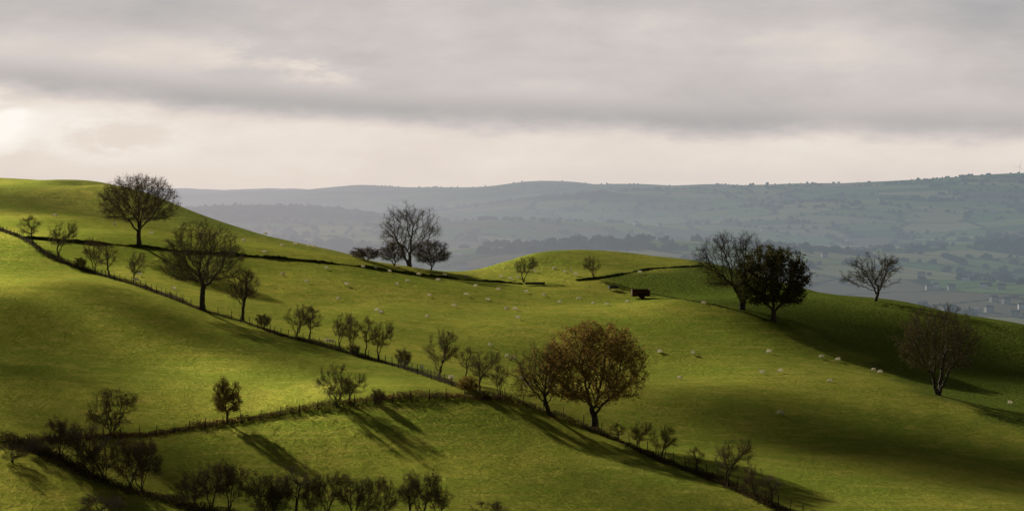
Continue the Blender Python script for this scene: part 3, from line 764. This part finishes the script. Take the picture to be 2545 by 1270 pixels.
HT = [house_meshes(7.5,5.5,4.7,2.0,M_white), house_meshes(8,5.5,4.7,2.0,M_stonew), house_meshes(14,7,3.2,1.5,M_stonew)]
hs = [(2445,718,0),(2540,772,0),(2325,718,0),(2310,722,1),(2365,722,1),(2470,752,1),(2500,757,1),(2420,776,2),(2458,778,1),(2350,775,1),(2525,790,1),(2190,498,2),(2470,527,0),(1795,547,0),
      (1610,538,2),(1895,575,0),(1985,590,1),(2110,600,0),(1640,565,1),(2262,498,1),(1310,622,0),(1140,640,2),(1150,668,2),(1965,628,0),(2050,640,1),(2230,655,0),(2290,690,1),(2400,700,0),(2490,720,1),(1580,560,0),(1355,655,1)]
for i, (u, v, k) in enumerate(hs):
    p = hitfar(u, v)
    e = mk_obj('farmhouse' if k < 2 else 'barn', None, label=['white farmhouse with slate roof among valley trees','stone farmhouse with slate roof among valley trees','long pale farm building with grey roof in the valley'][k],
               category='house' if k < 2 else 'barn', group='houses scattered through the valley', loc=p)
    e.rotation_euler[2] = rs.normal()*0.5
    for nm, me_, lc in HT[k]:
        if k == 2 and nm == 'chimney': continue
        mk_obj(nm, me_, e, loc=lc)
# wind turbines
def turbine(u, v, toppx):
    p = hitfar(u, v); H = (v-toppx)*p[1]/F*0.62
    e = mk_obj('wind_turbine', None, label='slender white wind turbine on the far ridge', category='wind turbine', group='wind turbines on the ridge', loc=p)
    bm_obj('tower', lambda bm: bmesh.ops.create_cone(bm, cap_ends=True, segments=16, radius1=H*0.018, radius2=H*0.010, depth=H, matrix=Matrix.Translation((0,0,H/2))), M_turb, e)
    bm_obj('nacelle', lambda bm: box(bm, (0,0,H+H*0.015), (H*0.03,H*0.12,H*0.03)), M_turb, e)
    for j in range(3):
        a = j*2*math.pi/3+0.3; B = H*0.55
        def bl(bm):
            M = Matrix.Translation((0,-H*0.1,H*1.02))@Matrix.Rotation(a,4,'Y')
            q = [(-.014,0,0),(.014,0,0),(.022,0,.25),(.004,0,1),(-.004,0,1),(-.012,0,.25)]
            f = [bm.verts.new(M@Vector((x*B,-0.012*B,z*B))) for x,_,z in q]; g = [bm.verts.new(M@Vector((x*B,0.012*B,z*B))) for x,_,z in q]
            bm.faces.new(f); bm.faces.new(g[::-1])
            for i in range(6): bm.faces.new((f[i],g[i],g[(i+1)%6],f[(i+1)%6]))
        bm_obj('blade', bl, M_turb, e)
turbine(2534,444,396); turbine(2132,471,442); turbine(2068,471,448)

# ------------------------------------------------------------------ unseen blockers added above the view to shade patches of hillside
bm = bmesh.new(); bmesh.ops.create_icosphere(bm, subdivisions=5, radius=1.0)
cv = np.array([v.co[:] for v in bm.verts]); cf = np.array([[v.index for v in f.verts] for f in bm.faces]); bm.free()
def sun_blocker(u, v, rx, ry, rot=0.0, alt=500.0, seed=0):
    g = hit(u, v); c = g+SUNV*(alt/SUNV[2]); rg = np.random.RandomState(100+seed)  # set up the sun ray from the ground patch it should darken
    n = cv.copy(); disp = np.zeros(len(n))
    for k, am in ((1.5,0.20),(3,0.16),(6,0.10),(12,0.07),(22,0.05)):
        w1 = rg.normal(size=(4,3))*k; ph = rg.rand(4)*6.28
        disp += am*np.sin(n@w1.T+ph).sum(1)/2
    V = n*(1+disp)[:,None]*np.array([rx, ry, 3.0])
    cs, sn = math.cos(rot), math.sin(rot)
    V = np.stack([V[:,0]*cs-V[:,1]*sn, V[:,0]*sn+V[:,1]*cs, V[:,2]], 1)
    mk_obj('sun_blocker', mk_mesh('sun_blocker', V, cf, [M_blocker], smooth=True), kind='structure', label='unseen puffy blocker added to shade the hill', category='sun_blocker', loc=c)
for i, a in enumerate([(-20,900,15,18,0.3),(150,1000,14,9,0.1),(0,1240,17,10,0.0),(850,1275,30,5,0.03,300.),(2260,1125,25,17,0.05,350.),(2580,1200,14,14,0.2,350.),
                       (2450,930,26,17,0.2,350.),(2220,895,17,10,-0.3,300.),(90,512,22,8,0.0,400.),(1660,1250,12,5,-0.4,300.),(40,740,8,12,0.6,400.),(640,875,13,4,-0.6,300.),(380,775,12,4,-0.6,300.)]):
    sun_blocker(*a, seed=i)

# ------------------------------------------------------------------ sky, sun, camera
w = bpy.data.worlds.new('World'); scene.world = w; w.use_nodes = True
t = w.node_tree; t.nodes.clear()
tc = t.nodes.new('ShaderNodeTexCoord'); x, y, z = sep(t, E(t, tc.outputs['Generated']))
az = x.m('ARCTAN2', y)
Uu = az*(F/2545.)+0.5            # 0..1 over 24 degrees of bearing
Vv = z*(-F/480.)+(440./480.)     # 0 at 4.2 deg up, ~.92 at the horizon
n1 = noise_n(t, comb(t, Uu*3.0, Vv*2.0, 0.3), 1.3, 6, 0.55)
n2 = noise_n(t, comb(t, Uu*6.5, Vv*3.4, 5.1), 1.4, 8, 0.58, dist=0.15)
Vw = Vv+(n1-0.5)*0.19+(n2-0.5)*0.11
Vb = Uu.ramp([(0.0,0.46),(0.2,0.55),(0.4,0.615),(0.6,0.64),(0.8,0.665),(1.0,0.69)])
tt = Vw-Vb
low = tt.ss(-0.05, 0.09)
L = low*0.19+0.65
L = L-(Vv.ss(0.82,0.93)*0.04)
band = tt.ss(-0.16,-0.03)*tt.ss(-0.02,0.08,1.0,0.0)
L = L-band*(Uu.ss(0.4,1.0,0.18,0.11))
L = L+(n1-0.5)*0.38*(low*(-0.75)+1.0)+(n2-0.5)*0.30*(low*(-0.5)+1.0)
def blob(u0, v0, su, sv, amp):
    a = (Uu-u0/2545.)/(su/2545.); b = (Vw-v0/480.)/(sv/480.)
    return ((a*a+b*b)*(-1.0)).m('EXPONENT')*amp
nm_ = n2.ss(0.38,0.62)
L = L+blob(-10,300,90,60,0.34)*nm_+blob(290,345,130,40,0.24)*nm_+blob(690,150,170,40,0.26)*nm_+blob(800,190,90,30,0.18)*nm_+blob(1850,110,450,70,0.06)+blob(300,110,500,40,0.04)
L = L-(Vv.ss(0.0,0.25,0.08,0.0))-blob(2500,60,300,90,0.10)
cr = L.ramp([(0.0,lin(118,120,126)),(0.25,lin(146,148,153)),(0.5,lin(182,179,179)),(0.68,lin(207,199,197)),(0.82,lin(229,218,209)),(1.0,lin(253,249,242))])
dim = z.ss(0.075,0.20,1.0,0.13)*y.ss(-0.3,0.8,0.35,1.0)
cl = mixc(t, 1.0, cr, comb(t, dim, dim, dim), 'MULTIPLY')
bg = t.nodes.new('ShaderNodeBackground'); t.links.new(cl.o, bg.inputs[0]); bg.inputs[1].default_value = 1.0
sky = t.nodes.new('ShaderNodeTexSky'); sky.sky_type = 'NISHITA'; sky.sun_disc = False
sky.sun_elevation = SUN_EL; sky.sun_rotation = SUN_AZ
bg2 = t.nodes.new('ShaderNodeBackground'); t.links.new(sky.outputs[0], bg2.inputs[0]); bg2.inputs[1].default_value = 0.06
mx = t.nodes.new('ShaderNodeMixShader'); mx.inputs[0].default_value = 0.96
t.links.new(bg2.outputs[0], mx.inputs[1]); t.links.new(bg.outputs[0], mx.inputs[2])
wo = t.nodes.new('ShaderNodeOutputWorld'); t.links.new(mx.outputs[0], wo.inputs[0])

sd = bpy.data.lights.new('sun', 'SUN'); sd.energy = 5.0; sd.angle = math.radians(1.1); sd.color = (1.0,0.91,0.74)
so = bpy.data.objects.new('sun', sd); col.objects.link(so)
so.rotation_euler = Vector(SUNV).to_track_quat('Z', 'Y').to_euler()

cd = bpy.data.cameras.new('camera'); cd.lens = 85; cd.sensor_width = 36; cd.clip_end = 30000; cd.clip_start = 1
cd.shift_y = -(635-VH)/2545.
co = bpy.data.objects.new('camera', cd); col.objects.link(co); co.location = (0,0,0); co.rotation_euler = (math.pi/2,0,0)
scene.camera = co
